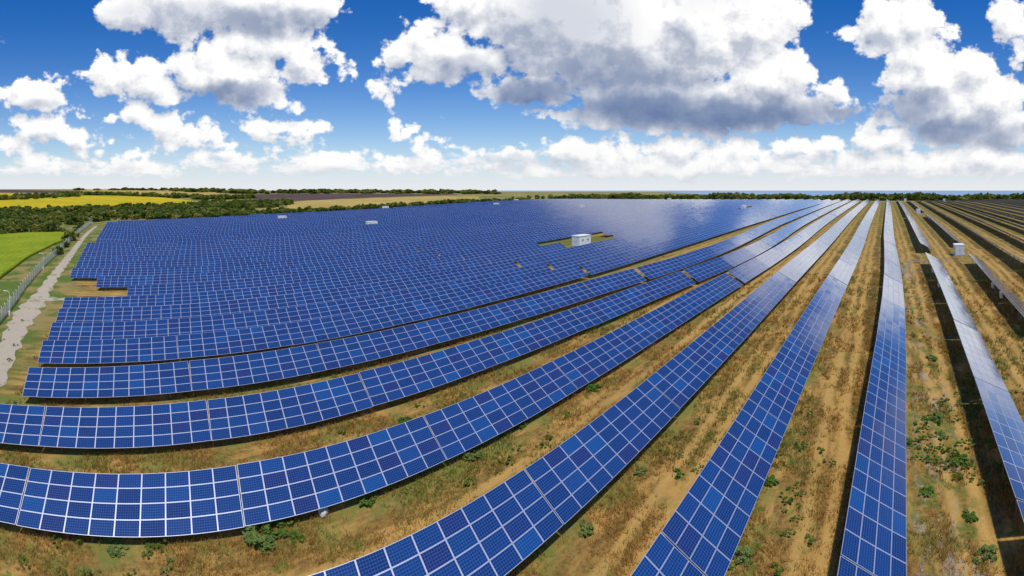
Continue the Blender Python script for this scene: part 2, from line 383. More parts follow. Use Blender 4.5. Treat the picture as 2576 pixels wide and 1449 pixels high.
def build_fields():
    # left: bright green crop beside the fence, then two blooming sunflower fields, straw fields and ploughed land
    field('green_field', [(-130, 815), (-60, 755), (0, 705), (50, 665), (100, 634), (140, 615), (163, 607)], [(-130, 588), (0, 590), (100, 588), (150, 586), (163, 589)], .9, M_green, nth=80, nr=40)
    field('sunflower_field', [(-130, 531), (0, 530), (100, 529), (250, 522), (380, 520), (450, 516), (506, 511)], [(-130, 504), (0, 506), (100, 500), (205, 493), (300, 494), (400, 498), (470, 505), (506, 510)], 1.5, M_sun)
    field('sunflower_field', [(-130, 495), (0, 496), (130, 494), (150, 492.5)], [(-130, 485), (0, 487), (130, 489), (150, 491)], 1.5, M_sun, nr=10)
    field('stubble_field', [(200, 485), (300, 487), (420, 489.5), (552, 490)], [(200, 477.5), (300, 476.5), (420, 477), (552, 479)], .4, M_stub)
    field('ploughed_field', [(-130, 484), (0, 484.5), (110, 485), (190, 486)], [(-130, 478), (0, 478), (110, 479), (190, 480)], .3, M_plough, nr=10)
    field('ploughed_field', [(600, 497), (660, 502), (726, 506), (860, 500.5), (1000, 495), (1150, 491)], [(600, 489.5), (660, 488), (740, 487.5), (860, 487.5), (1000, 488), (1150, 489)], .3, M_plough, nr=14)
    field('stubble_field', [(722, 524), (760, 524), (900, 520), (1050, 511), (1205, 502)], [(722, 509), (760, 506.5), (860, 502), (960, 498), (1100, 494), (1205, 495)], .4, M_stub)
    field('meadow', [(560, 521), (640, 519), (720, 518)], [(560, 497), (640, 501), (720, 506)], .3, M_meadow, nr=14)
build_fields()

def ribbon(name, pts, width, up, mat, kind='structure', n=160):
    p = np.array(pts, float); d = np.r_[0, np.cumsum(np.hypot(*np.diff(p, axis=0).T))]
    u = np.linspace(0, d[-1], n); s, t = np.interp(u, d, p[:, 0]), np.interp(u, d, p[:, 1])
    ds, dt = np.gradient(s), np.gradient(t); L = np.hypot(ds, dt); nx, ny = -dt / L, ds / L
    w = np.interp(u, d, width) if hasattr(width, '__len__') else width
    w = w / 2 * (1 + .18 * np.sin(u * .9) + .12 * np.sin(u * 2.3 + 1))
    k = np.linspace(-1, 1, 5)
    S = s[:, None] + nx[:, None] * k * w[:, None]; T = t[:, None] + ny[:, None] * k * w[:, None]
    return tag(link(name, mesh_np(name, W3(S, T, ground_z(S, T) + up).reshape(-1, 3), grid_faces(n, 5)[:, ::-1], [mat])), kind=kind)
def build_tracks():
    m, t, b = material('pale_gravel')
    pos = t.n('ShaderNodeNewGeometry').outputs['Position']
    c = t.mix(t.noise(pos, 3., 5., .7), (.56, .47, .34), (.38, .31, .21))
    c = t.mix(t.m('MULTIPLY', t.ss(t.noise(pos, .5, 4., .65), .56, .66), .8), c, (.22, .21, .05))
    setp(t, b, Base_Color=c, Roughness=.95); bump(t, b, t.noise(pos, 8., 4., .7), .5, .1)
    ribbon('gravel_track', [(30, -22), (53.5, -23.2), (61.4, -25), (78, -29.0), (90, -31.0), (105, -32.4), (137, -36.2), (181, -42.2), (218, -47.0), (300, -55)], [3.4, 3.4, 3.2, 4.2, 5.5, 3.4, 3., 2.6, 2.4, 2.], .05, m)
    ribbon('gravel_track', [(98.5, -31), (99.2, -24), (100, -12), (100.5, -4)], 2.6, .06, m, n=60)
    m2 = simple('gravel_pad', (.30, .25, .18), .95, var=.2, scale=1.5)
    ribbon('gravel_path', [(-4.2, 96), (-4.6, 103), (-6.6, 109), (-12, 112), (-17, 113.5)], .9, .05, m2, n=60)
build_tracks()

# ------------------------------------------------------------------ solar tables
PW, PH, PX, PY, PT = 1.68, .988, 1.69, .998, .04      # module size, pitch along and up the table, thickness
TILT = math.atan2(TAB_DZ, TAB_W)
ROW_FIX = {-2: (.75, .22, -.33, -.03), -1: (2.78, -2.57, .62, .3), 0: (2.95, -1.67, -.46, -.04), 1: (2.42, -1.15, -.14, -.2), 2: (2.12, -1.68, .11, .3), 3: (2.45, -.61, -.86, .03), 4: (2.5, 1.38, -2.58, .12), 5: (2.14, 2.16, -2.92, .25), 6: (2.17, 1.65, -.99, .19), 7: (1.08, -.04, -.01, .2), 8: (.82, -.22, .1, .2), 9: (.52, -.15, .08, .14)}
def row_line(k, t):                        # lateral place of a row's high edge and height of its low edge (world)
    o = ROW_FIX.get(k, (.75, .1, -.2, 0.) if k < -2 else (.3, 0, 0, .1) if k < 12 else (0, 0, 0, 0))
    t0 = 50. if k == 0 else 100. if k < 0 else 82. if k < 7 else 60.
    poly = lambda u: o[0] + o[1] * u / 50 + o[2] * u * u / 2500
    f = np.clip(1 - (t - 100) / 370, 0, 1)
    if t <= t0: off = poly(max(t, -40.))
    else:                                  # ease into the straight line to the far end
        v0, m0, ml = poly(t0), (o[1] + 2 * o[2] * t0 / 50) / 50, (-2.6 - poly(t0)) / (470 - t0)
        off = v0 + ml * (t - t0); u = (t - t0) / 110.
        if u < 1: off += (m0 - ml) * 110 * u * (1 - u) ** 2
    s = ROW_START + k * ROW_PITCH + off
    return s, float(field_z(ROW_START + k * ROW_PITCH, t)) + o[3] * f + CAM_H

def mat_cells():
    m, t, b = material('blue_solar_cells')
    uv = t.n('ShaderNodeUVMap').outputs[0]
    oi = t.n('ShaderNodeObjectInfo')
    cell = t.v('FLOOR', uv)
    wn = t.n('ShaderNodeTexWhiteNoise', {'Vector': t.v('ADD', cell, t.v('MULTIPLY', oi.outputs['Location'], (.37, .53, .71)))}, noise_dimensions='3D')
    h = wn.outputs['Value']; h3 = t.n('ShaderNodeSeparateXYZ', [wn.outputs['Color']]).outputs
    c = t.mix(t.lin(h, 0, 1), (.0035, .020, .10), (.005, .036, .155))
    c = t.mix(t.m('MULTIPLY', t.ss(h3[1], .78, .95), .75), c, (.014, .013, .09))
    c = t.mix(t.m('MULTIPLY', t.ss(h3[2], .88, .97), .8), c, (.004, .062, .22))
    f = t.v('FRACTION', uv)
    s6 = t.n('ShaderNodeSeparateXYZ', [t.v('FRACTION', t.v('MULTIPLY', f, (10., 6., 1.)))]).outputs
    gx = t.m('GREATER_THAN', t.m('ABSOLUTE', t.m('SUBTRACT', s6[0], .5)), .455)
    gy = t.m('GREATER_THAN', t.m('ABSOLUTE', t.m('SUBTRACT', s6[1], .5)), .445)
    bb = t.m('LESS_THAN', t.m('ABSOLUTE', t.m('SUBTRACT', t.m('ABSOLUTE', t.m('SUBTRACT', s6[1], .5)), .22)), .03)
    ln = t.m('MAXIMUM', t.m('MAXIMUM', gx, gy), t.m('MULTIPLY', bb, .45))
    c = t.mix(t.m('MULTIPLY', ln, .75), c, (.075, .17, .42))
    setp(t, b, Base_Color=c, Roughness=.16, IOR=1.48)
    co = t.n('ShaderNodeNewGeometry').outputs['Position']
    # each module sits a hair differently in its clamps and the glass is slightly wavy
    tw = t.v('MULTIPLY', t.v('SUBTRACT', wn.outputs['Color'], (.5, .5, .5)), (.018, .018, 0.))
    gn = t.n('ShaderNodeNewGeometry').outputs['Normal']
    t.l.new(t.v('NORMALIZE', t.v('ADD', gn, tw)), b.inputs['Normal'])
    # textured solar glass mirrors the sky more and more towards grazing view
    gl = t.n('ShaderNodeBsdfGlossy', {'Color': (.96, .96, .97, 1.), 'Roughness': .15})
    t.l.new(b.inputs['Normal'].links[0].from_socket, gl.inputs['Normal'])
    fa = t.m('MULTIPLY', t.ss(t.n('ShaderNodeLayerWeight', {'Blend': .5}).outputs['Facing'], .52, .90), .95)
    mx = t.n('ShaderNodeMixShader', [fa, b.outputs[0], gl.outputs[0]])
    out = [n for n in m.node_tree.nodes if n.type == 'OUTPUT_MATERIAL'][0]
    t.l.new(mx.outputs[0], out.inputs[0])
    return m
M_cell = mat_cells()
M_alu = simple('aluminium_frame', (.56, .58, .68), .38, .45, .06, 2.)
M_steel = simple('galvanised_steel', (.36, .37, .38), .5, .6, .15, 4.)
M_back = simple('white_backsheet', (.62, .63, .65), .7, 0., .05)
M_white = simple('white_painted_steel', (.87, .87, .85), .45, 0., .03, 1.2)
M_grey = simple('light_grey_concrete', (.45, .43, .40), .9, 0., .15, 2.)
M_dark = simple('dark_louvre', (.12, .13, .14), .6, 0., .1)

class MB:
    """collects quads with a material slot and uv"""
    def __init__(s): s.V = []; s.F = []; s.M = []; s.U = []; s.n = 0
    def quad(s, a, b, c, d, m=0, uv=None):
        s.V += [a, b, c, d]; s.F.append((s.n, s.n + 1, s.n + 2, s.n + 3)); s.n += 4
        s.M.append(m); s.U += list(uv or ((-.5, -.5),) * 4)
    def box(s, lo, hi, m=0, mat=None):
        x0, y0, z0 = lo; x1, y1, z1 = hi
        P = [Vector(p) for p in ((x0, y0, z0), (x1, y0, z0), (x1, y1, z0), (x0, y1, z0), (x0, y0, z1), (x1, y0, z1), (x1, y1, z1), (x0, y1, z1))]
        if mat: P = [mat @ p for p in P]
        for f in ((0, 3, 2, 1), (4, 5, 6, 7), (0, 1, 5, 4), (1, 2, 6, 5), (2, 3, 7, 6), (3, 0, 4, 7)):
            s.quad(*[tuple(P[i]) for i in f], m)
    def bar(s, a, b, w, d=None, m=0):
        a, b = Vector(a), Vector(b); L = (b - a).length
        q = (b - a).to_track_quat('Z', 'Y'); d = d or w
        s.box((-w / 2, -d / 2, 0), (w / 2, d / 2, L), m, Matrix.Translation(a) @ q.to_matrix().to_4x4())
    def arrays(s): return np.array(s.V, float), np.array(s.F, int), np.array(s.M, int), np.array(s.U, float)
    def mesh(s, name, mats): V, F, M, U = s.arrays(); return mesh_np(name, V, F, mats, M, U)
    def build(s, name, mats, parent=None): return link(name, s.mesh(name, mats), parent)

def add_module(mb, M, u0=(0, 0), back=True):
    """one framed module: M maps (x along, y up the slope, z out of the face)"""
    w, h, fx, fy = PW / 2, PH / 2, .037, .027
    P = lambda x, y, z: tuple(M @ Vector((x, y, z)))
    o = [P(-w, -h, 0), P(w, -h, 0), P(w, h, 0), P(-w, h, 0)]
    i = [P(-w + fx, -h + fy, 0), P(w - fx, -h + fy, 0), P(w - fx, h - fy, 0), P(-w + fx, h - fy, 0)]
    j = [P(-w + fx, -h + fy, -.004), P(w - fx, -h + fy, -.004), P(w - fx, h - fy, -.004), P(-w + fx, h - fy, -.004)]
    lo = [P(-w, -h, -PT), P(w, -h, -PT), P(w, h, -PT), P(-w, h, -PT)]
    for a in range(4):
        b = (a + 1) % 4
        mb.quad(o[a], o[b], i[b], i[a], 1); mb.quad(o[b], o[a], lo[a], lo[b], 1)
    U = [(u0[0] + .0005, u0[1] + .0005), (u0[0] + .9995, u0[1] + .0005), (u0[0] + .9995, u0[1] + .9995), (u0[0] + .0005, u0[1] + .9995)]
    mb.quad(*j, 0, U)
    if back: mb.quad(lo[3], lo[2], lo[1], lo[0], 2)
def slope_frame():                         # origin at the middle of the table plane; table root is on the ground under it
    z = CLEAR + TAB_DZ / 2
    return Matrix.Translation((0, 0, z)) @ Matrix.Rotation(TILT, 4, 'X')
SF = slope_frame()
def mod_matrix(c, r, nc): return SF @ Matrix.Translation(((c - (nc - 1) / 2) * PX, (r - 1.5) * PY, 0))
def rack_bits(nc):
    """support structure as separate builders: posts, rafters, purlins"""
    L = nc * PX; xs = [-L / 2 + L * (i + .5) / 4 for i in range(4)]
    S = lambda x, y, z: tuple(SF @ Vector((x, y, z)))
    out = []
    for y in (-1.45, -.45, .55, 1.5):
        b = MB(); b.bar(S(-L / 2 + .02, y, -PT - .035), S(L / 2 - .02, y, -PT - .035), .05, .06); out.append(('purlin', b))
    for x in xs:
        b = MB(); b.bar(S(x, -1.75, -PT - .115), S(x, 1.75, -PT - .115), .06, .09); out.append(('rafter', b))
        for y in (-1.15, 1.2):
            b = MB(); p = S(x, y, -PT - .16); b.bar((p[0], p[1], -.5), p, .09, .07); out.append(('post', b))
        b = MB(); p = S(x, .1, -PT - .16); q = S(x, 1.2, -PT - .16); b.bar((q[0], q[1] - .03, .55), p, .05, .05); out.append(('brace', b))
    return out
def table_mb(nc, back=True):
    mb = MB()
    for c in range(nc):
        for r in range(4): add_module(mb, mod_matrix(c, r, nc), (c, r), back)
    for _, b in rack_bits(nc):
        for v in range(0, len(b.V), 4): mb.quad(*b.V[v:v + 4], 3)
    return mb
MATS = [M_cell, M_alu, M_back, M_steel]

# rows of the field: every table as (row, index, t start, number of columns, x scale)
LEFT_END = {10: -11., 11: -19.6, 12: -28.4, 13: -29.3, 14: -30.8, 15: -32.2, 16: -33.6, 17: -35., 18: -36.5, 19: -31.7}
def left_end(k):
    if k <= 9: return 4.4 - 1.45 * (k - 3) - 11 * PX - .15
    s = ROW_START + k * ROW_PITCH
    if s > 295: return float(np.interp(s, [295, 340, 343, 403, 425], [-46, 60, 168, 370, 480]))
    return LEFT_END.get(k, -36. - (k - 20) * 1.05)
def far_end(k):
    return 472.
KIOSKS = [(91.6, 114.6), (204.6, 93.9), (287.5, 67.7), (352.5, 175.), (313.5, 268.), (214., 268.), (96., 296.), (398., 372.), (240., 462.), (-19.6, 118.), (-19.6, 262.), (-21.5, 470.), (-62., 466.)]
def blocked(k, a, b):
    s = ROW_START + k * ROW_PITCH
    for ks, kt in KIOSKS[1:9]:
        if s > ks - 2.6 and s - TAB_W < ks + 2.6 and b > kt - 7 and a < kt + 7: return True
    return False
TABLES = []
def lay_row(k):
    s = ROW_START + k * ROW_PITCH
    if k >= 0:
        spans = []; a0 = left_end(k) if k > 4 else None
        s0 = 4.4 - 1.45 * (k - 3) if k <= 9 else a0 + 11 * PX + .15
        if k > 4: spans.append((a0, s0 - .03, 11))
        else:
            a = s0
            while a > -34: spans.insert(0, (a - 15.3, a - .03, 9)); a -= 15.3
        j = 0; G = 84. - 1.2 * k if k <= 20 else 60.
        pit = (G - s0) / max(1, round((G - s0) / 15.3)); a = s0; end = far_end(k)
        while a + 14 < end:
            p = pit if a < G - 1 else 15.33
            main = abs(a + p - G) < 2 or abs(a + p - G - 153.3) < 4
            spans.append((a, a + p - (.95 if main and (3 <= k <= 8) else .6 if main and 11 <= k <= 13 else .2 if main else .03), 9)); a += p
    elif k == -1: spans = [(a, a + 15.67, 9) for a in np.arange(106 - 15.8 * 8, 100, 15.8)] + [(121 + 15.4 * i, 136.3 + 15.4 * i, 9) for i in range(7)] + [(232 + 15.4 * i, 247.3 + 15.4 * i, 9) for i in range(15)]
    elif k == -2: spans = [(a, a + 15.67, 9) for a in np.arange(105.6 - 15.8 * 6, 100, 15.8)] + [(130 + 15.4 * i, 145.3 + 15.4 * i, 9) for i in range(7)] + [(270 + 15.4 * i, 285.3 + 15.4 * i, 9) for i in range(12)]
    else:
        o = 8 + 3.3 * (-k % 4)
        spans = [(o + 15.4 * i, o + 15.3 + 15.4 * i, 9) for i in range(31) if o + 15.4 * i > (-s) / .32 - 34 and o + 15.4 * i + 15 < 474]
        if k == -7: spans = [q for q in spans if q[1] < 452]
    if k in (9, 10):                      # the clearing round the large kiosk: rows stop short of it with narrower tables
        c0, c1 = ((103, 127), (101, 134))[k - 9]; new = []
        for a, b, nc in spans:
            if b <= c0 or a >= c1: new.append((a, b, nc)); continue
            m = int((c0 - a) / PX)
            if m >= 2: new.append((a, a + m * PX, m))
            m = int((b - c1) / PX)
            if m >= 2: new.append((b - m * PX, b, m))
        spans = new
    for i, (a, b, nc) in enumerate(spans):
        if blocked(k, a, b): continue
        sa, za = row_line(k, a); sb, zb = row_line(k, b)
        TABLES.append(dict(k=k, i=i, a=a, b=b, nc=nc, sa=sa, sb=sb, za=za, zb=zb, xs=(b - a) / (nc * PX - .02)))
for k in range(-16, 46):
    if far_end(k) > left_end(k) + 40: lay_row(k)
def project(P):
    P = np.asarray(P, float); x, y, z = P[..., 0], P[..., 1], P[..., 2] - CAM_H
    r = np.hypot(x, y); th = np.arctan2(-x, y)
    return np.stack([(X0 - F_PX * th) * 1024 / 2576, (Y0 - F_PX * z / r) * 1024 / 2576], -1)
def clip_area(poly):
    """area of the part of a quad inside the 1024 x 576 picture"""
    p = [tuple(q) for q in poly]
    for ax, lim, sg in ((0, 0, 1), (0, 1024, -1), (1, 0, 1), (1, 576, -1)):
        o = []
        for i in range(len(p)):
            a, b = p[i - 1], p[i]; da, db = (a[ax] - lim) * sg, (b[ax] - lim) * sg
            if (da >= 0) != (db >= 0):
                u = da / (da - db); o.append((a[0] + u * (b[0] - a[0]), a[1] + u * (b[1] - a[1])))
            if db >= 0: o.append(b)
        p = o
        if not p: return 0.
    q = np.array(p); return .5 * abs(np.sum(q[:, 0] * np.roll(q[:, 1], -1) - q[:, 1] * np.roll(q[:, 0], -1)))
for d in TABLES:
    c = [(-d['sa'], d['a'], d['za'] + TAB_DZ), (-d['sb'], d['b'], d['zb'] + TAB_DZ), (-d['sb'] + TAB_W, d['b'], d['zb']), (-d['sa'] + TAB_W, d['a'], d['za'])]
    q = project(c)
    d['area'] = clip_area(q) if d['b'] > -60 and q[:, 0].ptp() < 700 else 0.
    if d['k'] < 0: d['area'] = max(d['area'], clip_area(project([(c[0][0], c[0][1], c[0][2]), c[1], (c[1][0], c[1][1], c[1][2] - 2), (c[0][0], c[0][1], c[0][2] - 2)])))
    mid = Vector((-(d['sa'] + d['sb']) / 2 + TAB_W / 2, (d['a'] + d['b']) / 2, (d['za'] + d['zb']) / 2 - CLEAR))
    yaw = math.atan2(-(d['sb'] - d['sa']), d['b'] - d['a'])    # lean of the row to world +X
    pitch = math.atan2(d['zb'] - d['za'], d['b'] - d['a'])
    d['M'] = Matrix.Translation(mid) @ Matrix.Rotation(R(90) - yaw, 4, 'Z') @ Matrix.Rotation(-pitch, 4, 'Y') @ Matrix.Translation((0, 0, rng.normal() * .02)) @ Matrix.Rotation(rng.normal() * .005, 4, 'X') @ Matrix.Diagonal((d['xs'], 1, 1, 1))
order = sorted(range(len(TABLES)), key=lambda i: -TABLES[i]['area'])
own = [i for i in order[:300] if TABLES[i]['area'] > 0]
ownset = set(own)

ORD = ['first', 'second', 'third', 'fourth', 'fifth', 'sixth', 'seventh', 'eighth', 'ninth', 'tenth', 'eleventh', 'twelfth', '13th', '14th', '15th', '16th', '17th', '18th', '19th', '20th', '21st', '22nd', '23rd', '24th', '25th', '26th', '27th', '28th', '29th', '30th', '31st', '32nd', '33rd', '34th', '35th', '36th', '37th', '38th', '39th', '40th', '41st', '42nd', '43rd', '44th', '45th', '46th']
def label_tables():
    rows = {}
    for i, d in enumerate(TABLES):
        if d['area'] > 0: rows.setdefault(d['k'], []).append(i)
    for k, l in rows.items():
        l.sort(key=lambda i: TABLES[i]['a'])
        for n, i in enumerate(l):
            q = ORD[n] if n < len(ORD) else f'{n + 1}th'; e = "its row's left end" if k >= 5 else 'the photo edge'
            if k == 0: L = f'{q} solar table from the photo edge in the straight upright row'
            elif k > 0: L = f'{q} blue solar table from {e}, {ORD[k - 1]} row left of the upright row'
            else: L = f'{q} solar table from the photo edge, {ORD[-k - 1]} row right of the upright row'
            TABLES[i]['label'] = L
label_tables()

def build_tables():
    kinds = sorted({d['nc'] for d in TABLES})
    far_mesh = {nc: table_mb(nc).mesh('solar_table', MATS) for nc in kinds}
    mm = MB(); add_module(mm, Matrix.Identity(4)); mod_mesh = mm.mesh('solar_panel', MATS)
    bits = {nc: [(n, b.mesh(n, [M_steel])) for n, b in rack_bits(nc)] for nc in kinds}
    parts = 0
    for i in own:
        d = TABLES[i]
        detailed = d['area'] > 330 if d['k'] >= 0 else d['area'] > 420
        if detailed:
            o = bpy.data.objects.new('solar_table', None); o.empty_display_size = .5; COL.objects.link(o)
            o.matrix_world = d['M']
            nc = d['nc']
            for c in range(nc):
                for r in range(4):
                    p = link('solar_panel', mod_mesh, o); p.matrix_local = mod_matrix(c, r, nc) @ Matrix.Translation((0, 0, 0)); parts += 1
            for n, me in bits[nc]: link(n, me, o)
        else:
            o = link('solar_table', far_mesh[d['nc']]); o.matrix_world = d['M']
        tag(o, d['label'], 'solar array', 'blue solar tables standing in long rows')
    # the rest of the field, far beyond counting
    Vs = []; Fs = []; Ms = []; Us = []; n = 0
    tmpl = {nc: table_mb(nc).arrays() for nc in kinds}
    for j, i in enumerate(x for x in range(len(TABLES)) if x not in ownset):
        d = TABLES[i]
        if d['area'] <= 0: continue
        V, F, M, U = tmpl[d['nc']]
        A = np.array(d['M']); Vs.append(V @ A[:3, :3].T + A[:3, 3]); Fs.append(F + n); Ms.append(M); Us.append(np.where(U < 0, U, U + (j * 16 % 4096, (j // 256) * 8))); n += len(V)
    me = mesh_np('far_solar_tables', np.vstack(Vs), np.vstack(Fs), MATS, np.concatenate(Ms), np.vstack(Us))
    o = tag(link('distant_solar_tables', me), 'sea of far blue solar tables filling the field towards the tree line', 'solar field', kind='stuff')
    print('tables', len(TABLES), 'own', len(own), 'min area', TABLES[own[-1]]['area'], 'panel parts', parts, 'merged', len(Vs))
build_tables()

# ------------------------------------------------------------------ kiosks, combiner boxes, fence, lamps
def gz(s, t): return float(ground_z(s, t))
def build_kiosks():
    labels = ['large white transformer kiosk in the grassy clearing amid the blue tables', 'white kiosk in a narrow clearing, left of the photo centre', 'small white kiosk nearest the left end of the blue field', 'tiny white kiosk close to the hedge behind the blue field', 'tiny white kiosk low in the blue field, right of the yellow straw field', 'white kiosk straight beyond the one in the large clearing', 'white kiosk in a dark slit among pale glinting tables', 'white speck of a kiosk near the far hedge, under the hedge end', 'low pale kiosk against the tree line, end of the glinting tables',
              'white kiosk standing on bare grass between rows seen from behind', 'white kiosk between two far tables in the right hand rows', 'small white kiosk at the far end of the right hand lane', 'pale kiosk at the far end of the dark right hand rows']
    W, L, H = 2.6, 5.4, 2.75                # across the rows, along the rows, height
    def parts():
        out = {}
        b = MB(); b.box((-L / 2 - .35, -W / 2 - .35, -.6), (L / 2 + .35, W / 2 + .35, .18)); out['plinth'] = (b, M_grey)
        b = MB(); b.box((-L / 2, -W / 2, .18), (L / 2, W / 2, H)); 
        for x in np.linspace(-L / 2, L / 2, 7)[1:-1]:
            for y in (-W / 2, W / 2): b.box((x - .03, y - .02, .22), (x + .03, y + .02, H - .05))
        out['body'] = (b, M_white)
        b = MB(); b.box((-L / 2 - .12, -W / 2 - .12, H), (L / 2 + .12, W / 2 + .12, H + .12)); b.box((-L / 2 + .3, -W / 2 + .3, H + .12), (L / 2 - .3, W / 2 - .3, H + .2)); out['roof'] = (b, M_white)
        return out
    P = {k: (b.mesh(k, [m])) for k, (b, m) in parts().items()}
    d = MB(); d.box((-.03, -.55, 0), (.03, .55, 2.05)); D = d.mesh('door', [simple('kiosk_door', (.80, .81, .81), .4, 0., .04)])
    h = MB(); h.box((-.05, -.04, 0), (.0, .04, .18)); Hm = h.mesh('handle', [M_dark])
    v = MB()
    for i in range(6): v.box((-.03, -.4, i * .09), (.03, .4, i * .09 + .05))
    Vm = v.mesh('vent', [simple('vent_grey', (.45, .46, .47), .5)])
    s_ = MB(); s_.box((-.012, -.11, 0), (.012, .11, .2)); Sm = s_.mesh('warning_sign', [simple('sign_yellow', (.75, .52, .03), .5, 0., .05)])
    for i, ((s, t), lb) in enumerate(zip(KIOSKS, labels)):
        o = bpy.data.objects.new('transformer_kiosk', None); COL.objects.link(o)
        sc_ = .92 if i in (9, 10, 11, 12) else 1.
        o.location = (-s, t, gz(s, t) + (.55 if 0 < i < 9 else 0.)); o.rotation_euler = (0, 0, R(90)); o.scale = (1.1, 1.25, 1.2) if i == 0 else (1.0 if i < 9 else .62, sc_, 1.0)
        for k, me in P.items(): link(k, me, o)
        for y in (-.6, .6):
            dd = link('door', D, o); dd.location = (-L / 2 - .035, y, .3)
            hh = link('handle', Hm, dd); hh.location = (-.03, -.42 if y > 0 else .42, .95)
        for x, y, r in ((-1.2, -W / 2 - .035, 90), (1.2, -W / 2 - .035, 90), (-1.2, W / 2 + .035, 90), (1.2, W / 2 + .035, 90)):
            vv = link('vent', Vm, o); vv.location = (x, y, 1.5); vv.rotation_euler = (0, 0, R(r))
        ss = link('warning_sign', Sm, o); ss.location = (-L / 2 - .08, -.6, 1.75)
        tag(o, lb, 'transformer kiosk', 'white transformer kiosks in the solar field')
build_kiosks()

def build_combiners():
    b = MB(); b.box((-.42, -.17, -.45), (.42, .17, .45)); b.box((-.46, -.2, .45), (.46, .2, .5))
    body = b.mesh('housing', [M_white])
    d = MB(); d.box((-.36, -.012, -.38), (.36, .012, .38)); door = d.mesh('door', [simple('box_door', (.70, .71, .70), .4, 0., .04)])
    c = MB(); c.bar((-.2, 0, -.45), (-.2, 0, -1.1), .05); c.bar((.15, 0, -.45), (.15, 0, -1.1), .05); cab = c.mesh('conduit', [M_dark])
    spots = [(-1, 1725, 850, 'upper of two white boxes under the first right hand row'), (-1, 1785, 990, 'lower of two white boxes under the first right hand row'), (-2, 2290, 920, 'upper of two white boxes under the second right hand row'), (-2, 2370, 1055, 'lowest white box, second right hand row, near the photo edge'),
             (-1, 1470, 290, 'farther white box under the far stretch of the first right hand row'), (-1, 1492, 325, 'nearer white box under the far stretch of the first right hand row'), (-2, 1685, 315, 'white box under the second right hand row, behind the kiosk'), (-3, 1765, 250, 'farthest white box under the third right hand row'), (-3, 1855, 297, 'nearer white box under the third right hand row'), (-4, 2035, 290, 'left one of two white boxes under the fourth right hand row'), (-4, 2100, 318, 'right one of two white boxes under the fourth right hand row'), (-5, 2245, 300, 'single white box under the fifth right hand row'), (-6, 2415, 298, 'left one of two white boxes under the sixth right hand row'), (-6, 2485, 320, 'right one of two white boxes under the sixth right hand row')]
    for k, X, Y, lb in spots:
        th = (X0 - (1886.7 + .26757 * X)) / F_PX
        t = 60.
        for _ in range(8): t = (row_line(k, t)[0] - .45) / math.tan(th)
        s, z = row_line(k, t)
        o = bpy.data.objects.new('combiner_box', None); COL.objects.link(o)
        o.location = (-s + .30, t, z + TAB_DZ - 1.05); o.rotation_euler = (0, 0, R(90))
        link('housing', body, o); dd = link('door', door, o); dd.location = (0, .185, 0); link('conduit', cab, o)
        tag(o, lb, 'combiner box', 'white combiner boxes hung under the right hand rows')
build_combiners()

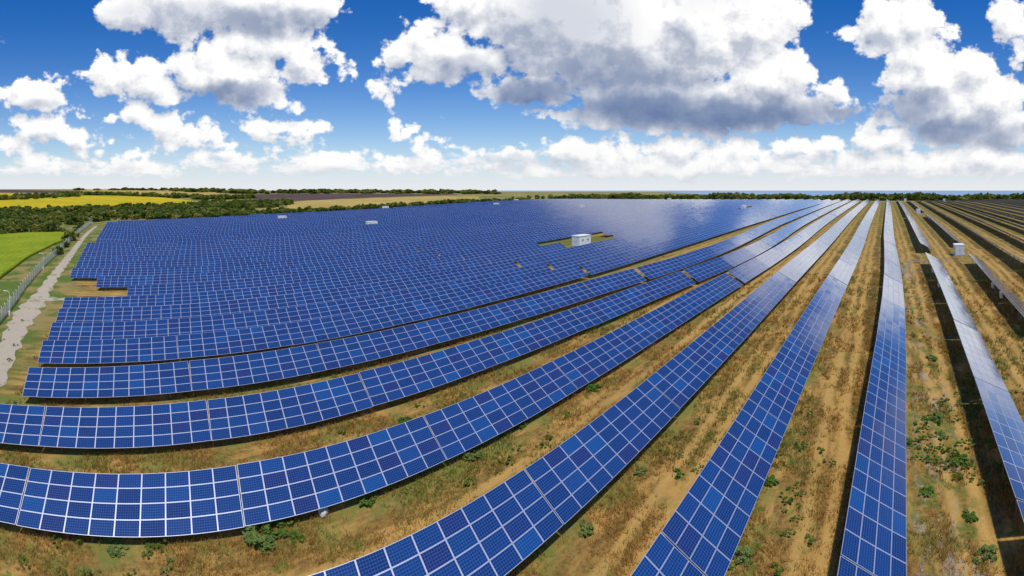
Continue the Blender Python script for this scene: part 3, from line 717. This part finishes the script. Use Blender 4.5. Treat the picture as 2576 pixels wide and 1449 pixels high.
def mat_mesh():
    m, t, b = material('chain_link_wire')
    uv = t.n('ShaderNodeUVMap').outputs[0]
    x = t.n('ShaderNodeSeparateXYZ', [uv]).outputs
    a = t.m('ABSOLUTE', t.m('SUBTRACT', t.m('FRACT', t.m('ADD', x[0], x[1])), .5)); c = t.m('ABSOLUTE', t.m('SUBTRACT', t.m('FRACT', t.m('SUBTRACT', x[0], x[1])), .5))
    f = t.m('LESS_THAN', t.m('MINIMUM', a, c), .17)
    setp(t, b, Base_Color=(.62, .64, .66), Roughness=.4, Metallic=.2, Alpha=f)
    return m
def build_fence():
    line = np.array([(58, -29.5), (80.2, -33.5), (106, -37.9), (140.7, -42.5), (202.2, -49.8), (326.4, -63.7)])
    d = np.r_[0, np.cumsum(np.hypot(*np.diff(line, axis=0).T))]; L = d[-1]
    at = lambda u: (np.interp(u, d, line[:, 0]), np.interp(u, d, line[:, 1]))
    o = bpy.data.objects.new('chain_link_fence', None); COL.objects.link(o)
    s0, t0 = at(0); z0 = gz(s0, t0); o.location = (-s0, t0, z0)
    loc = lambda u, h: (lambda s, t: (-s + s0, t - t0, gz(s, t) + h - z0))(*at(u))
    us = np.arange(0, L, 3.); b = MB(); rail = MB()
    for a, c in zip(us[:-1], us[1:]):
        b.quad(loc(a, .05), loc(c, .05), loc(c, 2.25), loc(a, 2.25), 0, ((a * 8, 0), (c * 8, 0), (c * 8, 17), (a * 8, 17)))
        for h in (.1, 1.15, 2.27): rail.bar(loc(a, h), loc(c, h), .04)
    b.build('wire_mesh', [mat_mesh()], o); rail.build('rail', [M_alu], o)
    p = MB(); p.bar((0, 0, -.4), (0, 0, 2.35), .09); p.bar((0, 0, 2.35), (-.12, -.25, 2.7), .06); pm = p.mesh('post', [M_white])
    for u in us[::1][:100]:
        q = link('post', pm, o); q.location = loc(u, 0)
    tag(o, 'long pale chain-link fence with white posts beside the gravel track', 'fence')
    # gooseneck lamps along it
    def tube(pts, r, n=8):
        V = []; F = []
        for i, p in enumerate(pts):
            a = Vector(pts[max(i - 1, 0)]); c = Vector(pts[min(i + 1, len(pts) - 1)]); q = (c - a).to_track_quat('Z', 'X')
            rr = r[i] if hasattr(r, '__len__') else r
            V += [tuple(Vector(p) + q @ Vector((math.cos(x) * rr, math.sin(x) * rr, 0))) for x in np.linspace(0, 2 * math.pi, n, endpoint=False)]
        for i in range(len(pts) - 1):
            for j in range(n): F.append((i * n + j, i * n + (j + 1) % n, (i + 1) * n + (j + 1) % n, (i + 1) * n + j))
        return np.array(V), np.array(F)
    pm = mesh_np('pole', *tube([(0, 0, -.4), (0, 0, 2.), (0, 0, 4.6)], [.09, .075, .06]), [M_white])
    arc = [(0, .75 * (1 - math.cos(a)) * -1, 4.6 + .75 * math.sin(a)) for a in np.linspace(0, 1.75, 9)]
    am = mesh_np('arm', *tube([(0, 0, 4.55)] + arc, .05), [M_white])
    h = MB(); h.box((-.11, -.42, -.09), (.11, .12, .04)); h.box((-.08, -.36, -.12), (.08, .04, -.09)); hm = h.mesh('lamp_head', [M_white])
    c = MB(); c.box((-.16, -.14, .5), (.16, .14, 1.25)); c.box((-.18, -.16, 1.25), (.18, .16, 1.3)); cm = c.mesh('cabinet', [M_white])
    lamps = [(83.6, -32.9, 'nearest gooseneck lamp, at the left photo edge beside the fence'), (128.7, -39.8, 'second gooseneck lamp along the fence, beside the green field corner'), (211.8, -50.0, 'third gooseneck lamp along the fence, beside a dark bush'), (318., -61.5, 'lamp at the far corner of the fence, before the woods'),
             (347.7, -1., 'thin lamp post at the field edge, left of the first hedge'), (385., 57., 'thin lamp post by the woods, above the leftmost kiosk'), (392., 110., 'thin lamp post before the straw field, behind the blue tables')]
    for s, t, lb in lamps:
        q = bpy.data.objects.new('street_lamp', None); COL.objects.link(q); q.location = (-s, t, gz(s, t))
        link('pole', pm, q); link('arm', am, q); link('cabinet', cm, q)
        hh = link('lamp_head', hm, q); hh.location = arc[-1]
        tag(q, lb, 'lamp post', 'gooseneck lamp posts round the solar field')
build_fence()

# ------------------------------------------------------------------ trees, hedges, bushes
def mat_leaf(name, c1, c2, c3):
    m, t, b = material(name)
    uv = t.n('ShaderNodeUVMap').outputs[0]; x = t.n('ShaderNodeSeparateXYZ', [uv]).outputs
    oi = t.n('ShaderNodeObjectInfo').outputs['Random']
    c = t.mix(x[0], c1, c2); c = t.mix(t.m('MULTIPLY', t.ss(x[1], .55, .95), .8), c, c3)
    c = t.mix(t.m('MULTIPLY', oi, .25), c, c1)
    setp(t, b, Base_Color=c, Roughness=.75); b.inputs['Specular IOR Level'].default_value = .2
    tr = t.n('ShaderNodeBsdfTranslucent', {'Color': t.mix(1., c, (1.0, 1.1, .5), 'MULTIPLY')})
    mx = t.n('ShaderNodeMixShader', [.38, b.outputs[0], tr.outputs[0]])
    t.l.new(mx.outputs[0], [n for n in m.node_tree.nodes if n.type == 'OUTPUT_MATERIAL'][0].inputs[0])
    return m
M_leaf = mat_leaf('tree_leaves', (.075, .115, .022), (.24, .29, .055), (.42, .38, .10))
M_leafw = mat_leaf('weed_leaves', (.10, .19, .028), (.20, .31, .045), (.26, .32, .10))
M_dry = mat_leaf('dry_grass_blades', (.30, .165, .042), (.58, .335, .095), (.15, .22, .04))
M_bark = simple('bark', (.11, .085, .06), .9, 0., .2, 5.)
def leaves(n_clump, n_leaf, rad, hgt, size, seed, base=.0, squash=1.):
    """a crown of leaf clumps spread through a rounded volume: vertices, quads, uv (uv = tint of the leaf, tint of the tree)"""
    g = np.random.default_rng(seed)
    d = g.normal(size=(n_clump, 3)); d /= np.linalg.norm(d, axis=1)[:, None]
    rr = g.uniform(.35, 1., n_clump)[:, None] ** .6
    c = d * rr * np.array([rad, rad, hgt / 2]); c[:, 2] += base + hgt / 2
    c[:, :2] *= (1 + .35 * g.normal(size=(n_clump, 1)) * .5)
    cs = g.uniform(.5, 1.1, n_clump) * min(rad, hgt / 2) * .42
    p = np.repeat(c, n_leaf, 0); e = g.normal(size=(len(p), 3)); e /= np.linalg.norm(e, axis=1)[:, None]
    p = p + e * np.repeat(cs, n_leaf)[:, None] * g.uniform(.5, 1., (len(p), 1))
    p[:, 2] = np.maximum(p[:, 2], .1)
    nrm = e + .7 * g.normal(size=e.shape); nrm /= np.linalg.norm(nrm, axis=1)[:, None]
    a = np.cross(nrm, g.normal(size=e.shape)); a /= np.linalg.norm(a, axis=1)[:, None]; b = np.cross(nrm, a)
    sz = size * g.uniform(.6, 1.3, (len(p), 1))
    V = np.stack([p - a * sz - b * sz * .6, p + a * sz * .4 - b * sz, p + a * sz + b * sz * .6, p - a * sz * .4 + b * sz], 1).reshape(-1, 3)
    F = np.arange(len(V)).reshape(-1, 4)
    tint = np.clip(np.repeat(g.uniform(0, 1, n_clump), n_leaf) * .6 + g.uniform(0, .4, len(p)), 0, 1)
    uv = np.repeat(np.stack([tint, np.full(len(p), g.uniform())], 1), 4, 0)
    return V, F, uv
def trunk(rad, h, seed, limbs=5):
    g = random.Random(seed); mb = MB()
    def taper(a, b, r0, r1, n=6):
        a, b = Vector(a), Vector(b); q = (b - a).to_track_quat('Z', 'X')
        ring = lambda c, r: [tuple(c + q @ Vector((math.cos(x) * r, math.sin(x) * r, 0))) for x in np.linspace(0, 2 * math.pi, n, endpoint=False)]
        A, B = ring(a, r0), ring(b, r1)
        for i in range(n): mb.quad(A[i], A[(i + 1) % n], B[(i + 1) % n], B[i])
    taper((0, 0, -.5), (0, 0, h * .55), rad, rad * .6)
    for i in range(limbs):
        a = i * 6.28 / limbs + g.random(); z = h * g.uniform(.3, .55)
        taper((0, 0, z), (math.cos(a) * h * .3, math.sin(a) * h * .3, z + h * .3), rad * .5, rad * .15)
    return mb
TREES = {}
def tree_mesh(kind, v):
    if (kind, v) not in TREES:
        if kind == 'tree': C = leaves(26, 34, 2.9, 5.6, .36, 100 + v, 1.5); T = trunk(.22, 6.2, v)
        else: C = leaves(22, 34, 2.6, 3.4, .30, 200 + v, .0); T = trunk(.12, 2.4, v, 4)
        TREES[kind, v] = (mesh_np('crown', C[0], C[1], [M_leaf], uv=C[2]), T.mesh('trunk', [M_bark]))
    return TREES[kind, v]
def put_tree(kind, v, s, t, sc_, label, group, hs=1., up=0.):
    c, tr = tree_mesh(kind, v)
    o = bpy.data.objects.new('tree' if kind == 'tree' else 'bush', None); COL.objects.link(o)
    o.location = (-s, t, gz(s, t) + up - .1); o.scale = (sc_, sc_, sc_ * hs); o.rotation_euler = (0, 0, rng.uniform(0, 6.28))
    link('crown', c, o); link('trunk', tr, o)
    tag(o, label, 'tree' if kind == 'tree' else 'bush', group)
def mass(name, spots, label, cat, kind='stuff', n_clump=11, n_leaf=13, leaf=.55):
    """trees standing so close that they read as one wood: (s, t, radius, height)"""
    base = [leaves(n_clump, n_leaf, 1., 2., leaf, 300 + i) for i in range(14)]
    Vs = []; Us = []; n = 0
    for j, (s, t, r, h) in enumerate(spots):
        V, F, uv = base[j % 14]
        a = rng.uniform(0, 6.28); ca, sa = math.cos(a), math.sin(a)
        P = V.copy(); P[:, :2] = P[:, :2] @ np.array([[ca, sa], [-sa, ca]]) * r; P[:, 2] *= h / 2
        P += np.array([-s, t, 0.]); Vs.append(P); u = uv.copy(); u[:, 1] = rng.uniform(); Us.append(u)
    Z = ground_z(np.array([q[0] for q in spots]), np.array([q[1] for q in spots]))
    for P, z in zip(Vs, Z): P[:, 2] += z - .2
    V = np.vstack(Vs); F = np.arange(len(V)).reshape(-1, 4)
    return tag(link(name, mesh_np(name, V, F, [M_leaf], uv=np.vstack(Us))), label, cat, kind=kind)
def band(xs, ylo, yhi, n, r=(2., 4.), h=(3., 6.), seed=0, keep=None):
    """tree spots on the land seen between two heights of the panorama"""
    g = np.random.default_rng(seed); out = []
    xa = np.array(xs, float)
    while len(out) < n:
        x = g.uniform(xa[0], xa[-1]); lo, hi = np.interp(x, xa, ylo), np.interp(x, xa, yhi)
        y = g.uniform(hi, lo); th, d = px_r(x, y)
        if d > 8000: continue
        s, t = d * math.sin(th), d * math.cos(th)
        if keep and not keep(s, t, g): continue
        k = max(1., min(2.2, d / 700))
        out.append((s, t, g.uniform(*r) * k, g.uniform(*h) * min(k, 1.5)))
    return out
def clumpy(a, sc_=45.):
    def f(s, t, g):
        v = math.sin(s / sc_ + 1.3 * math.sin(t / sc_ * .8)) + math.sin(t / sc_ * 1.2 + 1.7 * math.sin(s / sc_ * .6 + 1)) + g.normal() * .5
        return v > a
    return f
def build_woods():
    # scrub wood in the shallow valley to the left
    sp = band([-130, 0, 120, 250, 380, 505, 620, 735], [590, 589, 586, 556, 552, 546, 541, 534], [531, 531, 529, 524, 521, 514, 508, 508], 620, (2.2, 4.2), (2.8, 5.6), 1, clumpy(.3))
    sp += band([-130, 0, 250, 450, 520, 735], [545, 545, 536, 528, 530, 520], [532, 532, 524, 517, 512, 507], 330, (2.4, 4.4), (3.2, 6.), 2)
    mass('woodland', sp, 'dark green scrub wood filling the valley below the yellow sunflower fields', 'woodland')
    mass('hedgerow', band([-130, 0, 100, 205], [507, 506, 503, 496], [502, 500, 494, 492], 150, (3., 5.), (4., 7.), 3), 'thick dark hedge between the two sunflower fields', 'hedgerow')
    mass('hedgerow', band([150, 300, 530, 640], [492, 493, 504, 500], [489, 491, 496, 497], 220, (3., 5.), (3., 6.), 4), 'dark hedge line along the upper edge of the sunflower field', 'hedgerow')
    mass('hedgerow', [(np.interp(u, [0, .3, .6, 1], [352, 358, 398, 452]) + rng.uniform(3, 14), np.interp(u, [0, .3, .6, 1], [-40, 66, 240, 450]) + rng.uniform(-3, 3), rng.uniform(1.8, 3.4), rng.uniform(2., 4.6)) for u in rng.uniform(.05, 1, 330)], 'low dark hedge along the back edge of the blue tables', 'hedgerow')
    mass('far_woods', band([430, 620, 900, 1250], [482, 488, 487, 489], [479, 484, 484, 484], 260, (3.5, 6.), (4., 9.), 5) + band([190, 640], [479, 480], [477, 478.5], 50, (5, 8), (5, 9), 9), 'dark strip of distant trees along the horizon', 'woodland')
    # tree line closing the field
    sp = [(s, 497 + rng.uniform(0, 55) + (max(0, s - 330) * -.1), rng.uniform(2.6, 4.6), rng.uniform(4.6, 7.2) + 1.8 * math.sin(s / 17.) * math.sin(s / 41.)) for s in rng.uniform(-260, 450, 760)]
    mass('treeline', sp, 'continuous green tree line closing the far end of the field', 'treeline')
    for x, y, sc_, v in ((1352, 500, 1.15, 0), (1366, 500, .95, 1), (1385, 500, 1.3, 2), (1330, 500, 1.05, 3), (1715, 499, .95, 0), (1735, 499, 1.0, 1), (1758, 499, .95, 2), (1690, 499, .85, 3), (1870, 499, .8, 2), (2032, 499, .85, 1), (2142, 499, 1.1, 3), (2155, 499, 1.1, 0), (2348, 499, 1.25, 1), (2336, 499, 1.1, 2), (2362, 499, 1.0, 3), (2400, 499, .85, 1), (2290, 499, .8, 0), (1290, 500, .9, 1)):
        th = (X0 - x) / F_PX; r = 505 / max(.6, math.cos(th)) if th < .66 else 640
        lb = {2348: 'tall dark tree rising above the tree line, behind the right hand rows', 1385: 'tallest dark tree above the tree line, left of the photo centre', 2142: 'dark tree at the end of the straight upright row'}.get(x, 'taller dark tree rising a little above the far tree line')
        put_tree('tree', v, r * math.sin(th), r * math.cos(th), sc_, lb, 'taller trees in the far tree line')
    for i, (x, y, sc_) in enumerate(((85, 584, 1.25), (30, 590, .9), (2, 592, 1.1), (190, 582, .8), (200, 574, 1.2), (225, 556, .9), (150, 586, 1.0), (128, 584, 1.25), (110, 586, 1.), (60, 577, 1.2), (174, 606, 1.5), (147, 640, .9), (165, 622, .8), (255, 549, .9), (290, 553, .7), (340, 552, .8), (270, 550, .9))):
        th, r = px_r(x, y)
        lb = {85: 'big round dark bush at the far edge of the bright green field', 174: 'dark bush against the fence at the green field corner', 147: 'small dark bush outside the fence beside the green field', 165: 'low bush outside the fence, next to the green field corner'}.get(x, 'dark rounded bush between the green field and the scrub wood')
        put_tree('bush', i % 4, r * math.sin(th), r * math.cos(th), sc_, lb, 'dark bushes beside the green field')
build_woods()

# ------------------------------------------------------------------ weeds and dry grass near the camera
def build_ground_cover():
    wm = [leaves(26, 34, .5, .7, .05, 400 + i) for i in range(4)]
    me = [mesh_np('weed_clump', V, F, [M_leafw], uv=u) for V, F, u in wm]
    named = [(650, 1352, 1.9, 'largest bright green weed clump, under the seam of the lowest full row'), (695, 1338, 1.5, 'green weed clump right beside the largest one'), (745, 1352, .8, 'small bluish weed tuft right of the large weed clump'), (295, 1390, .9, 'lone weed clump on dry grass at the bottom left'), (1185, 1150, 1.3, 'green weed patch below a table seam, left of the photo centre'), (1310, 1072, 1.1, 'green weeds in the lane left of the centre rows'), (1490, 980, 1.2, 'green weed patch in the upper part of the centre lane'), (1475, 1335, .9, 'small weed in the dry lane at the bottom centre'), (1610, 1190, .8, 'lone green tuft between the two centre rows'), (925, 1262, 1.1, 'green weeds under the low edge of the third row'), (1015, 1060, .9, 'weed tuft in the narrow lane above the third row'),
             (2350, 1055, 1.2, 'upper green clump on the stony lane at the right'), (2365, 1100, .9, 'dark weed clump on the stony lane beside pale stones'), (2410, 1160, 1.2, 'weed clump midway down the stony lane'), (2440, 1305, .8, 'small round green weed near the foot of the stony lane'), (2480, 1400, 1.0, 'green weed clump nearest the bottom right corner'), (2345, 905, 1.1, 'green weeds on the lane, just below the pale gravel bend'), (2330, 1240, .8, 'small weed beside the low edge of the upright row'), (1935, 1215, 1.0, 'weeds at the shaded edge of the second lane'), (1860, 1410, 1.1, 'green weeds by the foot of the second lane')]
    for i, (x, y, sc_, lb) in enumerate(named):
        th, r = px_r(x, y)
        o = link('weed_clump', me[i % 4]); s, t = r * math.sin(th), r * math.cos(th)
        o.location = (-s, t, gz(s, t) - .05); o.scale = (sc_ * 1.55, sc_ * 1.15, sc_ * .6); o.rotation_euler = (0, 0, i * 1.7)
        tag(o, lb, 'weeds', 'green weed clumps on the dry ground')
    # loose weeds
    g = np.random.default_rng(5); Vs = []; Us = []
    small = [leaves(7, 16, .42, .45, .05, 420 + i) for i in range(6)]
    n = 0
    while n < 650:
        r = math.exp(g.uniform(math.log(16), math.log(130))); th = g.uniform(-.34, 2.0)
        s, t = r * math.sin(th), r * math.cos(th)
        u = ((-s) / ROW_PITCH + ROW_START / ROW_PITCH) % 1
        if t < -30 or s > 90 or g.random() > (.9 if -9 < s < -1 else .35 if .3 < u < .48 or u > .86 or u < .08 else .08): continue
        if math.sin(s * .31 + 2 * math.sin(t * .13)) + math.sin(t * .21 + s * .1) < .35: continue
        V, F, uv = small[n % 6]; k = g.uniform(.5, 1.5)
        Vs.append(V * np.array([k, k, k * .8]) + np.array([-s, t, gz(s, t) - .05])); q = uv.copy(); q[:, 1] = g.uniform(); Us.append(q); n += 1
    V = np.vstack(Vs); tag(link('weeds', mesh_np('weeds', V, np.arange(len(V)).reshape(-1, 4), [M_leafw], uv=np.vstack(Us))), 'green weeds scattered over the dry lanes between the rows', 'weeds', kind='stuff')
    # dry grass blades
    N = 150000
    r = np.exp(g.uniform(math.log(13), math.log(95), N)); th = g.uniform(-.36, 2.02, N)
    s, t = r * np.sin(th), r * np.cos(th)
    u = ((-s) / ROW_PITCH + ROW_START / ROW_PITCH) % 1
    dens = np.sin(s * .9 + 2 * np.sin(t * .37)) + np.sin(t * .8 + 1.5 * np.sin(s * .5)) + g.normal(size=N) * .7
    keep = (t > -34) & (s < 95) & (dens > -.3) & ~((s < -1.5) & (s > -7) & (dens < .8))
    keep &= ~((s > 45) & (t < -19))
    keep &= ~((np.abs(u - .50) < .035) | (np.abs(u - .67) < .035)) | (g.random(N) < .35)
    s, t, r, u = s[keep], t[keep], r[keep], u[keep]; n = len(s); z = ground_z(s, t)
    B = 4; P = np.repeat(W3(s, t, z), B, 0); P[:, :2] += g.normal(size=(n * B, 2)) * .09
    sc_ = np.repeat(np.clip(r / 30, .8, 2.2), B) ** .5
    h = g.uniform(.12, .34, n * B) * sc_; w = g.uniform(.012, .026, n * B) * sc_ ** 2
    a = g.uniform(0, 6.28, n * B); lean = g.normal(size=(n * B, 2)) * .45
    dx = np.stack([np.cos(a) * w, np.sin(a) * w, np.zeros_like(w)], 1)
    tip = P + np.c_[lean * h[:, None], h]
    V = np.stack([P - dx, P + dx, tip + dx * .3, tip - dx * .3], 1).reshape(-1, 3)
    green = np.repeat((np.sin(s * .23 + 2 * np.sin(t * .11)) + np.sin(t * .17 + s * .12) + g.normal(size=n) * .6 > .75), B)
    uv = np.repeat(np.stack([g.uniform(0, 1, n * B), np.where(green, 1., g.uniform(0, .5, n * B))], 1), 4, 0)
    tag(link('dry_grass', mesh_np('dry_grass', V, np.arange(len(V)).reshape(-1, 4), [M_dry], uv=uv)), 'straw coloured dry grass growing between the rows', 'grass', kind='stuff')
    # stones on the lane
    Vs = []; Fs = []; n = 0
    ico = np.array([(1, 0, 0), (-1, 0, 0), (0, 1, 0), (0, -1, 0), (0, 0, 1), (0, 0, -1)], float)
    tri = np.array([(0, 2, 4), (2, 1, 4), (1, 3, 4), (3, 0, 4), (2, 0, 5), (1, 2, 5), (3, 1, 5), (0, 3, 5)])
    while n < 1500:
        s = g.uniform(-6.4, -1.6); t = math.exp(g.uniform(math.log(14), math.log(115)))
        if math.sin(s * 1.7 + 2 * math.sin(t * .25)) + math.sin(t * .33) < .3: continue
        k = abs(g.normal()) * .035 + .025
        Vs.append(ico * k * g.uniform(.6, 1.3, (6, 3)) * np.array([1, 1, .6]) + np.array([-s, t, gz(s, t) + k * .1])); Fs.append(tri + 6 * n); n += 1
    tag(link('gravel', mesh_np('gravel', np.vstack(Vs), np.vstack(Fs), [simple('pale_stone', (.42, .38, .32), .9, 0., .2, 2.)])), 'pale stones strewn along the lane on the right', 'gravel', kind='stuff')
    # pale lump of rubble at the low edge of the third row
    bm_V = np.random.default_rng(3)
    th, r = px_r(812, 1292); s, t = r * math.sin(th), r * math.cos(th)
    sph = []; nu, nv = 10, 7
    for i in range(nv):
        for j in range(nu):
            p = math.pi * i / (nv - 1); q = 6.283 * j / nu
            k = 1 + .22 * math.sin(3 * q + i) + bm_V.uniform(-.1, .1)
            sph.append((.55 * math.sin(p) * math.cos(q) * k, .38 * math.sin(p) * math.sin(q) * k, .32 * math.cos(p) * k))
    F = [(i * nu + j, (i + 1) * nu + j, (i + 1) * nu + (j + 1) % nu, i * nu + (j + 1) % nu) for i in range(nv - 1) for j in range(nu)]
    o = link('rubble_lump', mesh_np('rubble_lump', np.array(sph), np.array(F), [simple('pale_rubble', (.62, .59, .53), .9, 0., .15, 6.)])); o.location = (-s, t, gz(s, t) + .15)
    tag(o, 'pale rubble lump poking out under the low edge of the third row', 'rubble')
build_ground_cover()
